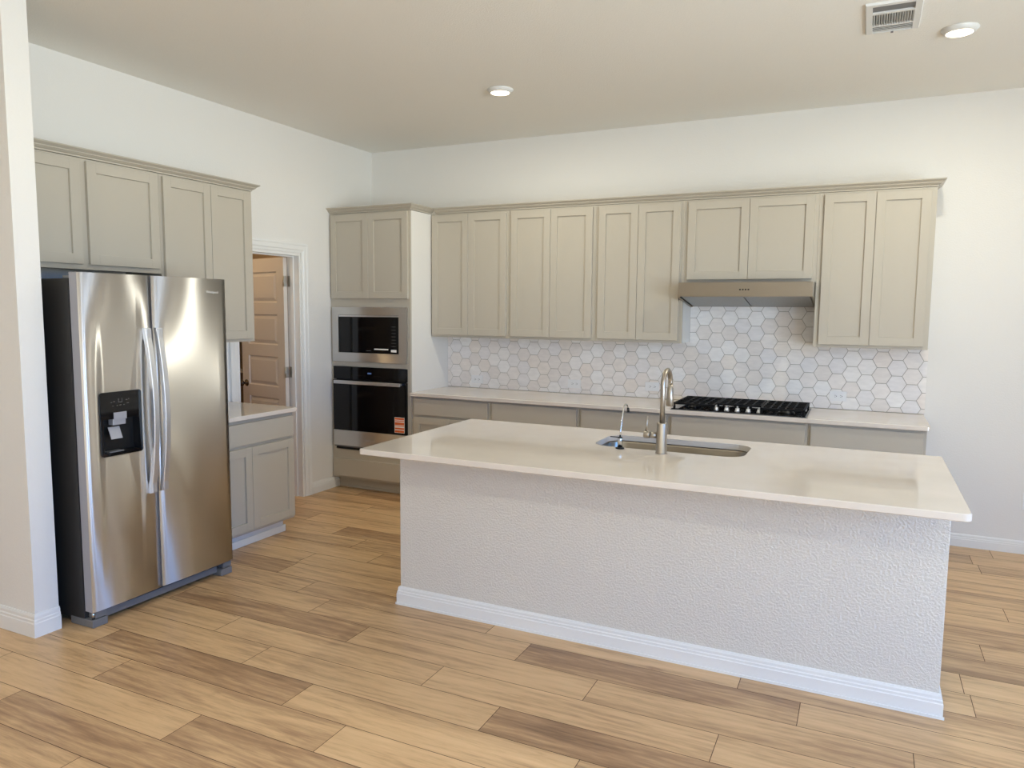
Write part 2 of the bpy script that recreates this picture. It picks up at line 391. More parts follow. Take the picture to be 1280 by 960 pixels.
def panel_leaf(mb, w_, h_, t_, m, np_=5):
    st = .105; top = .115; bot = .2; rail = .1
    ph = (h_ - top - bot - rail * (np_ - 1)) / np_
    Z = [0]; holes = []; z = bot
    for i in range(np_):
        Z += [z, z + ph]; holes.append((st, w_ - st, z, z + ph)); z += ph + rail
    Z.append(h_)
    for y, s in ((-t_, 1), (0, -1)):
        holed_sheet(mb, [0, st, w_ - st, w_], Z, holes, y, m)
        for h in holes: panel_face(mb, h[0], h[1], h[2], h[3], y, -s, m)
    for a0, a1, c0, c1 in ((0, 0, 0, h_), (w_, w_, 0, h_)):
        q = mb.bm.faces.new([mb.bm.verts.new(p) for p in ((a0, 0, 0), (a0, -t_, 0), (a0, -t_, h_), (a0, 0, h_))]); q.material_index = mb.mi(m)
    for c in (0, h_):
        q = mb.bm.faces.new([mb.bm.verts.new(p) for p in ((0, 0, c), (w_, 0, c), (w_, -t_, c), (0, -t_, c))]); q.material_index = mb.mi(m)
mb = MB()
panel_leaf(mb, dw, dh, dt, DOORP)
# after a turn of 166 degrees the leaf runs into the pantry; its +y side faces the kitchen
for v in mb.bm.verts: v.co.y += dt
mb.build('door_leaf', leaf)
mb = MB()
for s, y in ((1, dt), (-1, 0)):
    mb.lathe([(.0, 0), (.030, 0), (.030, s * .006), (.012, s * .010), (.011, s * .032), (.024, s * .040), (.028, s * .052), (.022, s * .064), (0, s * .067)], (dw - .065, y, .935), BRONZE, 20, 'y')
mb.build('door_knob', leaf, 'dark nickel round knob')
for z in (.24, 1.02, 1.79):
    mb = MB()
    mb.box(-.0025, 0, .004, .034, z, z + .09, HINGE)
    mb.tube([(-.008, dt + .004, z), (-.008, dt + .004, z + .09)], .0065, HINGE, 10)
    o = mb.build('hinge', leaf)
mb = MB()
for z in (.252, 1.032, 1.802): mb.box(-.118, -.088, DY1 - jt - .0015, DY1 - jt + .0005, z, z + .09, HINGE)
struct(mb.build('trim_3'))
# pantry shelves seen through the gap
for i, z in enumerate((.5, .95, 1.35, 1.75)):
    mb = MB(); mb.box(XL + .002, XL + .4, -3.4, -.02, z, z + .02, TRIM)
    tag(mb.build('pantry_shelf'), ['lowest', 'second lowest', 'second highest', 'highest'][i] + ' white pantry shelf in the dark gap beside the open panel door', 'shelf', 'pantry shelves')

# warm bulb fitting on the pantry ceiling
t = thing('pantry_light', 'warm round ceiling light inside the pantry behind the open door', 'ceiling light', (-.95, -1.75, H))
mb = MB(); mb.lathe([(0, -.0005), (.09, -.0005), (.09, -.02), (.075, -.03), (0, -.03)], (0, 0, 0), VENTM, 28); mb.build('base', t)
mb = MB(); mb.lathe([(.074, -.0305), (.07, -.05), (.045, -.07), (0, -.078)], (0, 0, 0), LENS, 24); mb.build('globe', t)
l_ = bpy.data.lights.new('pantry_lamp', 'POINT'); l_.energy = PANTRY_POWER; l_.color = (1, .72, .42); l_.shadow_soft_size = .06
o = bpy.data.objects.new('pantry_lamp', l_); COL.objects.link(o); o.location = (-.95, -1.75, H - .16)

# ================================================================== CABINETS
FW = .020            # door thickness
def shaker(x0, x1, z0, z1, y, name='cabinet_door', parent=None, m=None):
    """front plane at y (toward -y), thickness FW behind"""
    m = m or CAB; mb = MB(); st = .057; dp = .012; g = .0015
    k = mb.mi(m)
    def ring(i, yy): return [mb.bm.verts.new((a, yy, c)) for a, c in ((x0 + i, z0 + i), (x1 - i, z0 + i), (x1 - i, z1 - i), (x0 + i, z1 - i))]
    rr = [ring(0, y + FW), ring(0, y + .0015), ring(g, y), ring(st, y), ring(st + .0015, y + dp)]
    for A, B in zip(rr, rr[1:]):
        for j in range(4): mb.bm.faces.new((A[j], A[(j + 1) % 4], B[(j + 1) % 4], B[j]))
    mb.bm.faces.new(rr[-1]); mb.bm.faces.new(rr[0])
    # rail and stile joints as hairline grooves
    for a in (x0 + st, x1 - st):
        for c0, c1 in ((z0 + .004, z0 + st), (z1 - st, z1 - .004)):
            mb.box(a - .0004, a + .0004, y - .0002, y + .0005, c0, c1, SEAMC)
    return mb.build(name, parent)
SEAMC = mat('joint_line', S((168, 161, 148)), .6)
def slab(x0, x1, z0, z1, y, parent, name='drawer_front', m=None):
    mb = MB(); mb.box(x0, x1, y, y + FW, z0, z1, m or CAB, bev=.002); return mb.build(name, parent)

def upper(label, loc, rz, W, z0, z1, depth, splits, dz0, dz1, side_r=False, side_l=False, group=None):
    """carcass from y=0 to -depth; splits: list of (xa, xb) door extents local"""
    t = thing('wall_cabinet', label, 'cabinet', (loc[0], loc[1], z0), rz, group)
    mb = MB(); h = z1 - z0; g = .0004; fr = .019
    mb.box(g, W - g, -depth + fr, -.001, .014, h, CAB)
    mb.box(g, .016, -depth + fr, -.001, 0, .014, CAB); mb.box(W - .016, W - g, -depth + fr, -.001, 0, .014, CAB)
    mb.box(g, W - g, -depth, -depth + fr - .0002, 0, h, CAB, bev=.001)
    mb.build('carcass', t)
    if side_r:
        mb = MB(); mb.box(W + .0004, W + .004, -depth + .02, -.001, 0, h, CAB_LIT); mb.build('side_panel', t, 'finished side panel painted daylit pale')
    for a, b_ in splits: shaker(a, b_, dz0 - z0, dz1 - z0, -depth - FW, parent=t)
    return t
UZ0, UZ1 = 1.381, 2.445
D0, D1 = UZ0 + .02, 2.430
GU = 'wall cabinets along the back wall'
Y0 = -.0005
def U(label, x0, x1, doors, z0=UZ0, dz0=D0, **k):
    return upper(label, (x0, Y0), 0, x1 - x0, z0, UZ1, .294, [(a - x0, b - x0) for a, b in doors], dz0, D1, group=GU, **k)
U('two-door greige wall cabinet touching the tall oven cabinet', .8415, 1.600, [(.8577, 1.2150), (1.2175, 1.5773)])
U('two-door greige wall cabinet, second from the oven cabinet', 1.600, 2.3605, [(1.623, 1.9752), (1.9777, 2.3349)])
U('full-height greige wall cabinet just left of the range hood', 2.3605, 3.0453, [(2.3861, 2.7022), (2.7048, 3.0291)], side_r=False)
U('short two-door greige wall cabinet above the range hood', 3.0575, 3.985, [(3.0846, 3.5220), (3.5245, 3.9577)], z0=1.832, dz0=1.858)
U('full-height greige wall cabinet right of the range hood, end of the row', 3.985, 4.6951, [(4.0182, 4.338), (4.3406, 4.6641)])
mb = MB(); mb.box(3.0458, 3.0570, -.27, -.001, UZ0, UZ1 - .001, CAB_LIT); mb.box(3.0458, 3.0570, -.294, -.271, UZ0, UZ1 - .001, CAB)
tag(mb.build('filler_strip'), 'narrow filler panel painted daylit pale beside the left end of the range hood', 'cabinet panel')

GL = 'wall cabinets over the refrigerator and short counter'
upper('two-door greige wall cabinet directly over the refrigerator', (0.0005, -3.6465), PI / 2, 1.0065, 1.8285, UZ1, .31,
      [(.024, .4805), (.5235, .985)], 1.857, D1, group=GL)
upper('tall greige wall cabinet beside the pantry door over the small counter', (0.0005, -2.6400), PI / 2, .772, UZ0, UZ1, .31,
      [(.020, .3895), (.3925, .7385)], D0, D1, group=GL)

# crowns: profile (out, z) relative to the frame front
CZ = 2.4475
def crown_prof(): return [(-.02, 0), (.006, 0), (.006, .008), (.014, .012), (.022, .019), (.026, .022), (.026, .026), (.040, .036), (.046, .040), (.046, .046), (-.02, .046)]
def crown_path(name, pts, label):
    """pts: plan polyline with outward on the right-hand side; returns swept mesh"""
    mb = MB(); k = mb.mi(CAB); pf = crown_prof(); P = [Vector(p) for p in pts]; rings = []
    for i, p in enumerate(P):
        def nrm(a, b_): d = (b_ - a).normalized(); return Vector((d.y, -d.x))
        if i == 0: n_ = nrm(P[0], P[1]); sc = 1
        elif i == len(P) - 1: n_ = nrm(P[-2], P[-1]); sc = 1
        else:
            n1, n2 = nrm(P[i - 1], p), nrm(p, P[i + 1]); n_ = (n1 + n2).normalized(); sc = 1 / n_.dot(n1)
        rings.append([mb.bm.verts.new((p.x + n_.x * o_ * sc, p.y + n_.y * o_ * sc, CZ + z)) for o_, z in pf])
    N = len(pf)
    for A, B in zip(rings, rings[1:]):
        for j in range(N): mb.bm.faces.new((A[j], A[(j + 1) % N], B[(j + 1) % N], B[j]))
    mb.bm.faces.new(rings[0]); mb.bm.faces.new(rings[-1][::-1])
    return tag(mb.build(name), label, 'crown molding')
TW, TD = .8410, .6295
crown_path('crown_molding', [(.8895, -.2945), (4.6951, -.2945), (4.6951, -.001)], 'long greige crown molding along the tops of the back wall cabinets')
crown_path('crown_molding', [(.001, -TD), (TW, -TD), (TW, -.2965)], 'greige crown molding wrapping the top of the oven cabinet')
crown_path('crown_molding', [(.3105, -3.646), (.3105, -1.868), (.001, -1.868)], 'greige crown molding over the refrigerator wall cabinets')

# ---- tall oven cabinet
t = thing('oven_cabinet', 'tall greige cabinet in the corner holding the microwave and oven', 'cabinet', (0.0005, -.0005, 0))
mb = MB(); x0, x1 = .0004, TW - .0014; D = TD; fr = .019
mb.box(x0, .018, -D + fr, -.001, .1, UZ1, CAB); mb.box(.018, x1 - .018, -.02, -.001, .1, UZ1, CAB)
for z in (.1, .345, 1.118, 1.645, UZ1 - .018): mb.box(.018, x1 - .018, -D + fr, -.02, z, z + .018, CAB)
mb.box(x0, .040, -D, -D + fr, .1, UZ1, CAB); mb.box(.800, x1, -D, -D + fr, .1, UZ1, CAB)
for z0, z1 in ((.1, .130), (.27, .362), (1.112, 1.158), (1.632, 1.72), (2.42, UZ1)): mb.box(.040, .800, -D, -D + fr, z0, z1, CAB)
mb.build('carcass', t)
mb = MB(); mb.box(x1 - .0178, x1, -D + fr + .001, -.001, 0, UZ1, CAB_LIT); mb.build('side_panel', t, 'finished side panel painted daylit pale')
shaker(.020, .4205, 1.711, 2.432, -D - FW, parent=t); shaker(.4225, .823, 1.711, 2.432, -D - FW, parent=t)
slab(.020, .823, .122, .280, -D - FW, t)
mb = MB(); mb.box(x0, x1 - .02, -.555, -.54, 0, .0995, CAB); mb.box(x0, x1 - .02, -.562, -.5555, 0, .02, CAB); mb.build('toe_kick', t)

# ---- base cabinets
CT = .914; CTH = .030
def base(name, label, loc, rz, W, depth, drawers, doors, dz, zt=.882, toe=.52, group=None, side=False, dd=FW):
    t = thing(name, label, 'cabinet', loc, rz, group); g = .0004
    mb = MB(); mb.box(g, W - g, -depth, -.001, .105, zt, CAB, bev=.001); mb.build('carcass', t)
    mb = MB(); mb.box(g, W - (.04 if side else g), -toe, -toe + .015, 0, .1045, TRIM if side else CAB); mb.box(g, W - (.025 if side else g), -toe - .012, -toe - .0003, 0, .05, TRIM if side else CAB, bev=.003); mb.build('toe_kick', t)
    for a, b_ in drawers: slab(a, b_, dz[0], dz[1], -depth - dd, t)
    for a, b_ in doors: shaker(a, b_, .125, dz[0] - .021, -depth - dd, parent=t)
    return t
GB = 'base cabinets under the back counter'
BD = .608
for lab, a, b_, dr, do in [
    ('greige base cabinet against the oven cabinet, drawer above shaker doors', .8410, 1.597, [(.868, 1.575)], [(.868, 1.22), (1.223, 1.575)]),
    ('greige base cabinet second from the oven cabinet with one wide drawer', 1.5975, 2.3635, [(1.617, 2.342)], [(1.617, 1.978), (1.981, 2.342)]),
    ('greige base cabinet directly behind the tall kitchen faucet', 2.364, 3.0585, [(2.383, 3.041)], [(2.383, 2.71), (2.713, 3.041)]),
    ('wide greige base cabinet beneath the gas cooktop', 3.059, 3.9995, [(3.076, 3.982)], [(3.076, 3.527), (3.53, 3.982)]),
    ('greige base cabinet at the right end of the back counter', 4.000, 4.700, [(4.017, 4.683)], [(4.017, 4.348), (4.351, 4.683)])]:
    base('base_cabinet', lab, (a, -.0005, 0), 0, b_ - a, BD, [(p - a, q - a) for p, q in dr], [(p - a, q - a) for p, q in do], (.728, .866), group=GB)
base('base_cabinet', 'two-door base cabinet between the refrigerator and the pantry door', (.0005, -2.650, 0), PI / 2, .815, .618, [(.01, .803)], [(.01, .400), (.4025, .803)], (.712, .858), toe=.545, side=True)

def round_slab(mb, x0, x1, y0, y1, z0, z1, rad, m, hole=None, hr=.1, bev=.003):
    """slab with rounded plan corners; rad=(r00,r10,r11,r01) ; optional rounded hole"""
    def loop(a0, a1, b0, b1, rr, seg=7):
        C = [(a0, b0, 1, 1, PI), (a1, b0, -1, 1, 1.5 * PI), (a1, b1, -1, -1, 0), (a0, b1, 1, -1, .5 * PI)]; P = []
        for (cx, cy, sx_, sy_, st), r_ in zip(C, rr):
            if r_ < 1e-4: P.append((cx, cy)); continue
            for j in range(seg + 1):
                a = st + .5 * PI * j / seg; P.append((cx + sx_ * r_ + r_ * math.cos(a), cy + sy_ * r_ + r_ * math.sin(a)))
        return P
    k = mb.mi(m); outer = loop(x0, x1, y0, y1, rad); bv = bev
    inner_o = loop(x0 + bv, x1 - bv, y0 + bv, y1 - bv, [max(0, q - bv) if q else 0 for q in rad])
    ho = loop(*hole, [hr] * 4) if hole else None
    def ring(P, z): return [mb.bm.verts.new((a, b_, z)) for a, b_ in P]
    rings = [ring(inner_o, z1), ring(outer, z1 - bv), ring(outer, z0 + bv), ring(inner_o, z0)]
    N = len(outer)
    for A, B in zip(rings, rings[1:]):
        for j in range(N): q = mb.bm.faces.new((A[j], A[(j + 1) % N], B[(j + 1) % N], B[j])); q.material_index = k
    hrings = [ring(ho, z1), ring(ho, z0)] if hole else None
    if hole:
        M_ = len(ho)
        for j in range(M_): q = mb.bm.faces.new((hrings[0][j], hrings[0][(j + 1) % M_], hrings[1][(j + 1) % M_], hrings[1][j])); q.material_index = k
    for R_, hR in ((rings[0], hrings and hrings[0]), (rings[3], hrings and hrings[1])):
        es = [mb.bm.edges.get((R_[j], R_[(j + 1) % N])) for j in range(N)]
        if hR: es += [mb.bm.edges.get((hR[j], hR[(j + 1) % len(hR)])) for j in range(len(hR))]
        rr = bmesh.ops.triangle_fill(mb.bm, edges=es, use_beauty=True)
        for g_ in rr['geom']:
            if isinstance(g_, bmesh.types.BMFace): g_.material_index = k; g_.smooth = False
mb = MB(); round_slab(mb, .8412, 4.7165, -.6476, -.0005, CT - CTH, CT, (0, .02, 0, 0), QUARTZ)
tag(mb.build('worktop'), 'long pale quartz worktop along the back wall under the tiles', 'countertop')
mb = MB(); round_slab(mb, .0005, .6581, -2.652, -1.822, CT - CTH, CT, (0, 0, .012, 0), QUARTZ)
tag(mb.build('worktop'), 'small pale quartz worktop between the refrigerator and the pantry door', 'countertop')

# ================================================================== ISLAND
IX0, IX1, IY0, IY1 = 2.0227, 4.6923, -2.9127, -1.7236
BX0, BX1, BY0, BY1 = 2.0686, 4.6571, -2.6141, -1.76
isl = thing('kitchen_island', 'large kitchen island base with textured white wall in the foreground', 'kitchen island', ((BX0 + BX1) / 2, BY0, 0))
ox, oy = (BX0 + BX1) / 2, BY0
mb = MB(); mb.box(BX0 - ox, BX1 - ox, 0, .13, 0, CT - CTH - .0005, ISLW, bev=.004)
for o_ in (mb.build('island_wall', isl, 'textured white painted wall'),): pass
mb = MB()
mb.box(BX0 - ox, BX0 - ox + .02, .131, BY1 - oy, 0, .883, CAB); mb.box(BX1 - ox - .02, BX1 - ox, .131, BY1 - oy, 0, .883, CAB)
mb.box(BX0 - ox + .02, BX1 - ox - .02, .131, BY1 - oy, .1, .12, CAB); mb.box(BX0 - ox + .02, BX1 - ox - .02, BY1 - oy - .02, BY1 - oy, .12, .883, CAB)
mb.box(BX0 - ox + .02, BX1 - ox - .02, BY1 - oy - .09, BY1 - oy - .075, 0, .1, CAB)
mb.build('cabinet_body', isl)
# baseboard around the front and the two ends
mb = MB(); k = mb.mi(TRIM); pf = bb_prof(.10); rings = []
for o_, z in pf:
    rings.append([mb.bm.verts.new(p) for p in ((BX0 - ox - o_, .13, z), (BX0 - ox - o_, -o_, z), (BX1 - ox + o_, -o_, z), (BX1 - ox + o_, .13, z))])
for i in range(len(rings)):
    A, B = rings[i], rings[(i + 1) % len(rings)]
    for j in range(3): mb.bm.faces.new((A[j], A[j + 1], B[j + 1], B[j]))
mb.bm.faces.new([q[0] for q in rings]); mb.bm.faces.new([q[3] for q in rings][::-1])
# shoe strip
for (a0, a1, c0, c1) in ((BX0 - ox - .021, BX1 - ox + .021, -.021, -.0165),): mb.box(a0, a1, c0, c1, 0, .012, TRIM)
mb.build('baseboard', isl)
SX0, SX1, SY0, SY1 = 3.03, 3.808, -2.245, -1.868
mb = MB(); round_slab(mb, IX0, IX1, IY0, IY1, CT - CTH, CT, (.012, .03, .015, .015), QUARTZ, hole=(SX0, SX1, SY0, SY1), hr=.095)
tag(mb.build('island_worktop'), 'large cream quartz worktop on the kitchen island with a sink cutout', 'countertop')
# sink: double walled bowl under the cutout
mb = MB(); k = mb.mi(SINKM)
def rl(a0, a1, b0, b1, rr, z, seg=7):
    P = []
    for cx, cy, sx_, sy_, st in ((a0, b0, 1, 1, PI), (a1, b0, -1, 1, 1.5 * PI), (a1, b1, -1, -1, 0), (a0, b1, 1, -1, .5 * PI)):
        for j in range(seg + 1): a = st + .5 * PI * j / seg; P.append(mb.bm.verts.new((cx + sx_ * rr + rr * math.cos(a), cy + sy_ * rr + rr * math.sin(a), z)))
    return P
zt = CT - CTH - .0008
def off(d, z): return rl(SX0 - 0.004 + d, SX1 + .004 - d, SY0 - .004 + d, SY1 + .004 - d, max(.03, .098 - d * .6), z)
rg = [off(-.022, zt - .002), off(-.022, zt), off(0, zt), off(.003, zt - .01), off(.008, zt - .17), off(.02, zt - .195), off(.05, zt - .205)]
bot = rg[-1]
for A, B in zip(rg, rg[1:]):
    for j in range(len(A)): q = mb.bm.faces.new((A[j], A[(j + 1) % len(A)], B[(j + 1) % len(A)], B[j])); q.smooth = True
mb.bm.faces.new(bot)
rg2 = [rg[0], off(-.003, zt - .004), off(.004, zt - .175), off(.016, zt - .2), off(.048, zt - .21)]
for A, B in zip(rg2, rg2[1:]):
    for j in range(len(A)): q = mb.bm.faces.new((A[j], A[(j + 1) % len(A)], B[(j + 1) % len(A)], B[j])); q.smooth = True
mb.bm.faces.new(rg2[-1])
sk = thing('sink', 'stainless undermount sink set into the island worktop', 'sink', ((SX0 + SX1) / 2, (SY0 + SY1) / 2, zt - .21))
for v in mb.bm.verts: v.co -= Vector(sk.location)
mb.build('bowl', sk)
mb = MB(); mb.lathe([(0, .0055), (.02, .006), (.038, .009), (.045, .0105), (.045, .0052)], (0, 0, 0), CHROME, 24); mb.build('drain', sk)

# kitchen faucet
FX, FY = 3.4215, -2.300
t = thing('kitchen_faucet', 'tall brushed nickel pull-down faucet standing at the island sink', 'faucet', (FX, FY, CT + .0003))
mb = MB(); mb.lathe([(0, 0), (.029, 0), (.029, .004), (.0265, .006), (.0262, .150), (.0245, .153), (0, .153)], (0, 0, 0), NICKEL, 28); mb.build('body', t)
mb = MB(); pts = [(0, 0, .153), (0, 0, .30)]; Rr = .078
for j in range(0, 17): a = PI - (PI * 1.02) * j / 16; pts.append((0, Rr + Rr * math.cos(a), .333 + Rr * math.sin(a)))
mb.tube(pts, .0125, NICKEL, 18); mb.build('spout', t)
e_ = pts[-1]
mb = MB(); mb.tube([(0, e_[1], e_[2] + .002), (0, e_[1] - .001, e_[2] - .012), (0, e_[1] - .001, e_[2] - .014), (0, e_[1] - .002, e_[2] - .05), (0, e_[1] - .004, e_[2] - .105), (0, e_[1] - .004, e_[2] - .108)], [.0135, .0135, .0155, .0175, .0205, .017], NICKEL, 20)
mb.build('spray_head', t)
mb = MB(); mb.tube([(-.0255, 0, .088), (-.060, 0, .088)], .0155, NICKEL, 18); mb.tube([(-.0605, 0, .088), (-.064, 0, .088), (-.088, 0, .088), (-.091, 0, .088)], [.016, .018, .018, .015], NICKEL, 18)
mb.tube([(-.080, 0, .104), (-.078, -.002, .130), (-.072, -.004, .180)], [.0045, .004, .0065], NICKEL, 12); mb.build('handle', t)
# filtered water faucet
t = thing('drinking_water_faucet', 'small thin gooseneck water faucet with a black lever left of the tall faucet', 'faucet', (3.200, -2.278, CT + .0003))
mb = MB(); mb.lathe([(0, 0), (.023, 0), (.023, .004), (.018, .007), (0, .007)], (0, 0, 0), BLK, 24); mb.build('base_ring', t, 'black base ring')
mb = MB(); mb.lathe([(0, .0072), (.0125, .0072), (.0125, .052), (.0115, .055), (0, .055)], (0, 0, 0), CHROME, 20); mb.build('body', t)
mb = MB(); mb.tube([(0, 0, .0555), (0, 0, .061)], .0115, BLK, 16); mb.box(-.052, -.005, -.006, .006, .0565, .0605, BLK, bev=.0015); mb.build('lever', t, 'black lever')
mb = MB(); pts = [(0, 0, .061), (.001, .0, .09), (.002, .012, .13), (.003, .03, .185), (.004, .040, .205)]
for j in range(1, 9): a = PI * .85 - PI * .85 * j / 8; pts.append((.005 + .001 * j, .062 + .024 * math.cos(a), .205 + .024 * math.sin(a) - .006))
mb.tube(pts, .0042, CHROME, 12); mb.build('spout', t)
e_ = pts[-1]; mb = MB(); mb.tube([(e_[0], e_[1], e_[2] + .003), (e_[0] + .001, e_[1] + .003, e_[2] - .018)], [.0062, .0075], BLK, 12); mb.build('tip', t, 'black spout tip')

# ================================================================== BACKSPLASH
BX_0, BX_1 = .8420, 4.720
mb = MB(); mb.box(BX_0, 4.7195, -.0065, -.0006, CT + .0003, 1.3805, GROUT); mb.box(3.0575, 3.9845, -.0065, -.0006, 1.3805, 1.831, GROUT)
kt = mb.mi(TILE); tl = []
pitch = .1128; colw = .0974; apo = pitch / 2 - .0016; Rh = apo / math.cos(PI / 6)
def clip(P, ax, val, keep_less):
    out = []
    for i in range(len(P)):
        A, B = P[i], P[(i + 1) % len(P)]; a = A[ax] - val; b_ = B[ax] - val
        if not keep_less: a, b_ = -a, -b_
        if a <= 0: out.append(A)
        if (a < 0 < b_) or (b_ < 0 < a): s_ = a / (a - b_); out.append((A[0] + (B[0] - A[0]) * s_, A[1] + (B[1] - A[1]) * s_))
    return out
def add_tile(P, y0, tone_):
    if len(P) < 3: return
    ar = abs(sum(P[i][0] * P[(i + 1) % len(P)][1] - P[(i + 1) % len(P)][0] * P[i][1] for i in range(len(P)))) / 2
    if ar < 2e-5: return
    cx = sum(p[0] for p in P) / len(P); cz = sum(p[1] for p in P) / len(P)
    s_ = .985
    back = [mb.bm.verts.new((p[0], -.0066, p[1])) for p in P]; mid = [mb.bm.verts.new((p[0], -.0082, p[1])) for p in P]
    top = [mb.bm.verts.new((cx + (p[0] - cx) * s_, -.0092, cz + (p[1] - cz) * s_)) for p in P]; N = len(P)
    for A, B in ((back, mid), (mid, top)):
        for j in range(N): q = mb.bm.faces.new((A[j], A[(j + 1) % N], B[(j + 1) % N], B[j])); q.material_index = kt; tl.append((q, tone_))
    q = mb.bm.faces.new(top); q.material_index = kt; tl.append((q, tone_))
TC = [(240, 234, 229), (236, 229, 223), (242, 238, 234), (234, 227, 221), (238, 230, 222), (244, 241, 238), (236, 232, 230)]
ncell = []
for ci in range(-24, 19):
    cx = 3.073 + ci * colw
    if cx + Rh < BX_0 or cx - Rh > BX_1: continue
    for ri in range(-8, 5):
        cz = 1.515 + ri * pitch + (pitch / 2 if ci % 2 else 0)
        hexp = [(cx + Rh * math.cos(PI / 3 * j), cz + Rh * math.sin(PI / 3 * j)) for j in range(6)]
        tn = random.choice(TC)
        for (xa, xb, za, zb) in ((BX_0, BX_1, CT + .003, 1.380), (3.059, 3.983, 1.3801, 1.830)):
            P = hexp
            for ax, val, kl in ((0, xa, False), (0, xb, True), (1, za, False), (1, zb, True)): P = clip(P, ax, val, kl) if P else P
            if P: add_tile(P, 0, tn)
mb.bm.faces.index_update(); lay = mb.bm.loops.layers.float_color.new('tone')
for q, tn in tl:
    c = S(tn)
    for lp in q.loops: lp[lay] = c
tag(mb.build('tile_backsplash'), 'hexagon tile backsplash in pale stone tones on the back wall', 'backsplash')

# outlets
def outlet(loc, rz, horiz, label, first=[None]):
    if first[0] is None:
        t = thing('wall_outlet', '', 'outlet', loc, rz, 'white wall outlets')
        mb = MB(); mb.box(-.058, .058, -.006, 0, -.036, .036, PLASTW, bev=.002)
        mb.build('cover_plate', t)
        for s in (-1, 1):
            mb = MB(); mb.box(s * .019 - .0145, s * .019 + .0145, -.0085, -.0061, -.0165, .0165, PLASTW, bev=.001)
            for dz in (-.006, .006): mb.box(s * .019 - .004, s * .019 + .004, -.0088, -.0084, dz - .001, dz + .001, HOLE)
            mb.lathe([(0, 0), (.0028, 0), (.0028, .0004), (0, .0004)], (s * .019 + .009, -.0088, 0), HOLE, 10, 'y')
            mb.build('receptacle', t)
        first[0] = t
    else: t = copy_tree(first[0])
    t.location = loc; t.rotation_euler = (0, 0 if horiz else PI / 2, 0); t['label'] = label
    return t
yo = -.0093
outlet((1.150, yo, .993), 0, True, 'white wall outlet on the tiles nearest the oven cabinet')
outlet((2.092, yo, .999), 0, True, 'white wall outlet on the tiles midway between oven cabinet and sink faucet')
outlet((2.768, yo, 1.010), 0, True, 'white wall outlet on the tiles just left of the tall faucet')
outlet((4.157, yo, 1.012), 0, True, 'white wall outlet on the tiles right of the cooktop')
outlet((5.368, -.0008, .365), 0, False, 'white wall outlet low on the bare wall at the right edge')

# ================================================================== APPLIANCES
# ---- refrigerator (local x = along wall, -y = towards the room)
FYA, FYB = -3.587, -2.672; FWd = FYB - FYA; FXF = .8856
fr = thing('refrigerator', 'stainless side-by-side refrigerator with water dispenser standing by the left wall', 'refrigerator', (.04, FYA, 0), PI / 2)
def fxl(xw): return -(xw - .04)      # world x -> local y
mb = MB(); mb.box(.003, FWd - .003, fxl(.808), fxl(.06), .03, 1.757, DGREY, bev=.004); mb.build('cabinet_body', fr)
mb = MB(); mb.box(.012, FWd - .012, fxl(.822), fxl(.8085), .1, 1.74, BLK); mb.build('door_gasket', fr)
def fdoor(a, b_, z0, z1, hole=None):
    """bowed stainless front between a..b_"""
    mb = MB(); ks_ = mb.mi(STEEL); kl = mb.mi(LGREY); n_ = 14
    xs = [a + (b_ - a) * i / n_ for i in range(n_ + 1)]; zs = [z0, z1]
    if hole:
        xs = sorted(set([x for x in xs if not (abs(x - hole[0]) < .012 or abs(x - hole[1]) < .012)] + [hole[0], hole[1]])); zs = [z0, hole[2], hole[3], z1]
    yf = fxl(FXF); yb = fxl(.8225)
    def bow(x): s_ = (x - a) / (b_ - a) * 2 - 1; return yf + .002 * s_ * s_ + .006 * max(0, abs(s_) - .93) / .07
    V = {}
    def v(x, z):
        if (x, z) not in V: V[(x, z)] = mb.bm.verts.new((x, bow(x), z))
        return V[(x, z)]
    for p, q_ in zip(xs, xs[1:]):
        for c, d in zip(zs, zs[1:]):
            if hole and hole[0] <= p + 1e-6 and q_ <= hole[1] + 1e-6 and abs(c - hole[2]) < 1e-6: continue
            q = mb.bm.faces.new((v(p, c), v(q_, c), v(q_, d), v(p, d))); q.material_index = ks_; q.smooth = True
    # sides, top, bottom, back
    for zz in (z0, z1):
        B = [mb.bm.verts.new((x, yb, zz)) for x in (xs[0], xs[-1])]
        q = mb.bm.faces.new([v(x, zz) for x in xs] + [B[1], B[0]]); q.material_index = kl
    for x in (xs[0], xs[-1]):
        q = mb.bm.faces.new([v(x, z) for z in zs] + [mb.bm.verts.new((x, yb, z1)), mb.bm.verts.new((x, yb, z0))]); q.material_index = kl
    if hole:
        h0, h1, c, d = hole
        for (p1, p2) in (((h0, c), (h0, d)), ((h1, c), (h1, d)), ((h0, c), (h1, c)), ((h0, d), (h1, d))):
            q = mb.bm.faces.new((v(*p1), v(*p2), mb.bm.verts.new((p2[0], yb - .0, p2[1])), mb.bm.verts.new((p1[0], yb, p1[1])))); q.material_index = mb.mi(BLK)
    return mb.build('door', fr)
MID = -3.1782 - FYA; ZB, ZT_ = .0854, 1.786
HX0, HX1, HZ0, HZ1 = -3.5000 - FYA, -3.2730 - FYA, .868, 1.187
dl = fdoor(0, MID - .0035, ZB, ZT_, (HX0, HX1, HZ0, HZ1)); dr_ = fdoor(MID + .0035, FWd, ZB, ZT_)
# dispenser
dp = MB(); yf = fxl(FXF) - .0005
def rrect(a0, a1, c0, c1, r_, n_=5):
    P = []
    for cx, cz, st in ((a0 + r_, c0 + r_, PI), (a1 - r_, c0 + r_, 1.5 * PI), (a1 - r_, c1 - r_, 0), (a0 + r_, c1 - r_, .5 * PI)):
        for j in range(n_ + 1): a = st + .5 * PI * j / n_; P.append((cx + r_ * math.cos(a), cz + r_ * math.sin(a)))
    return P
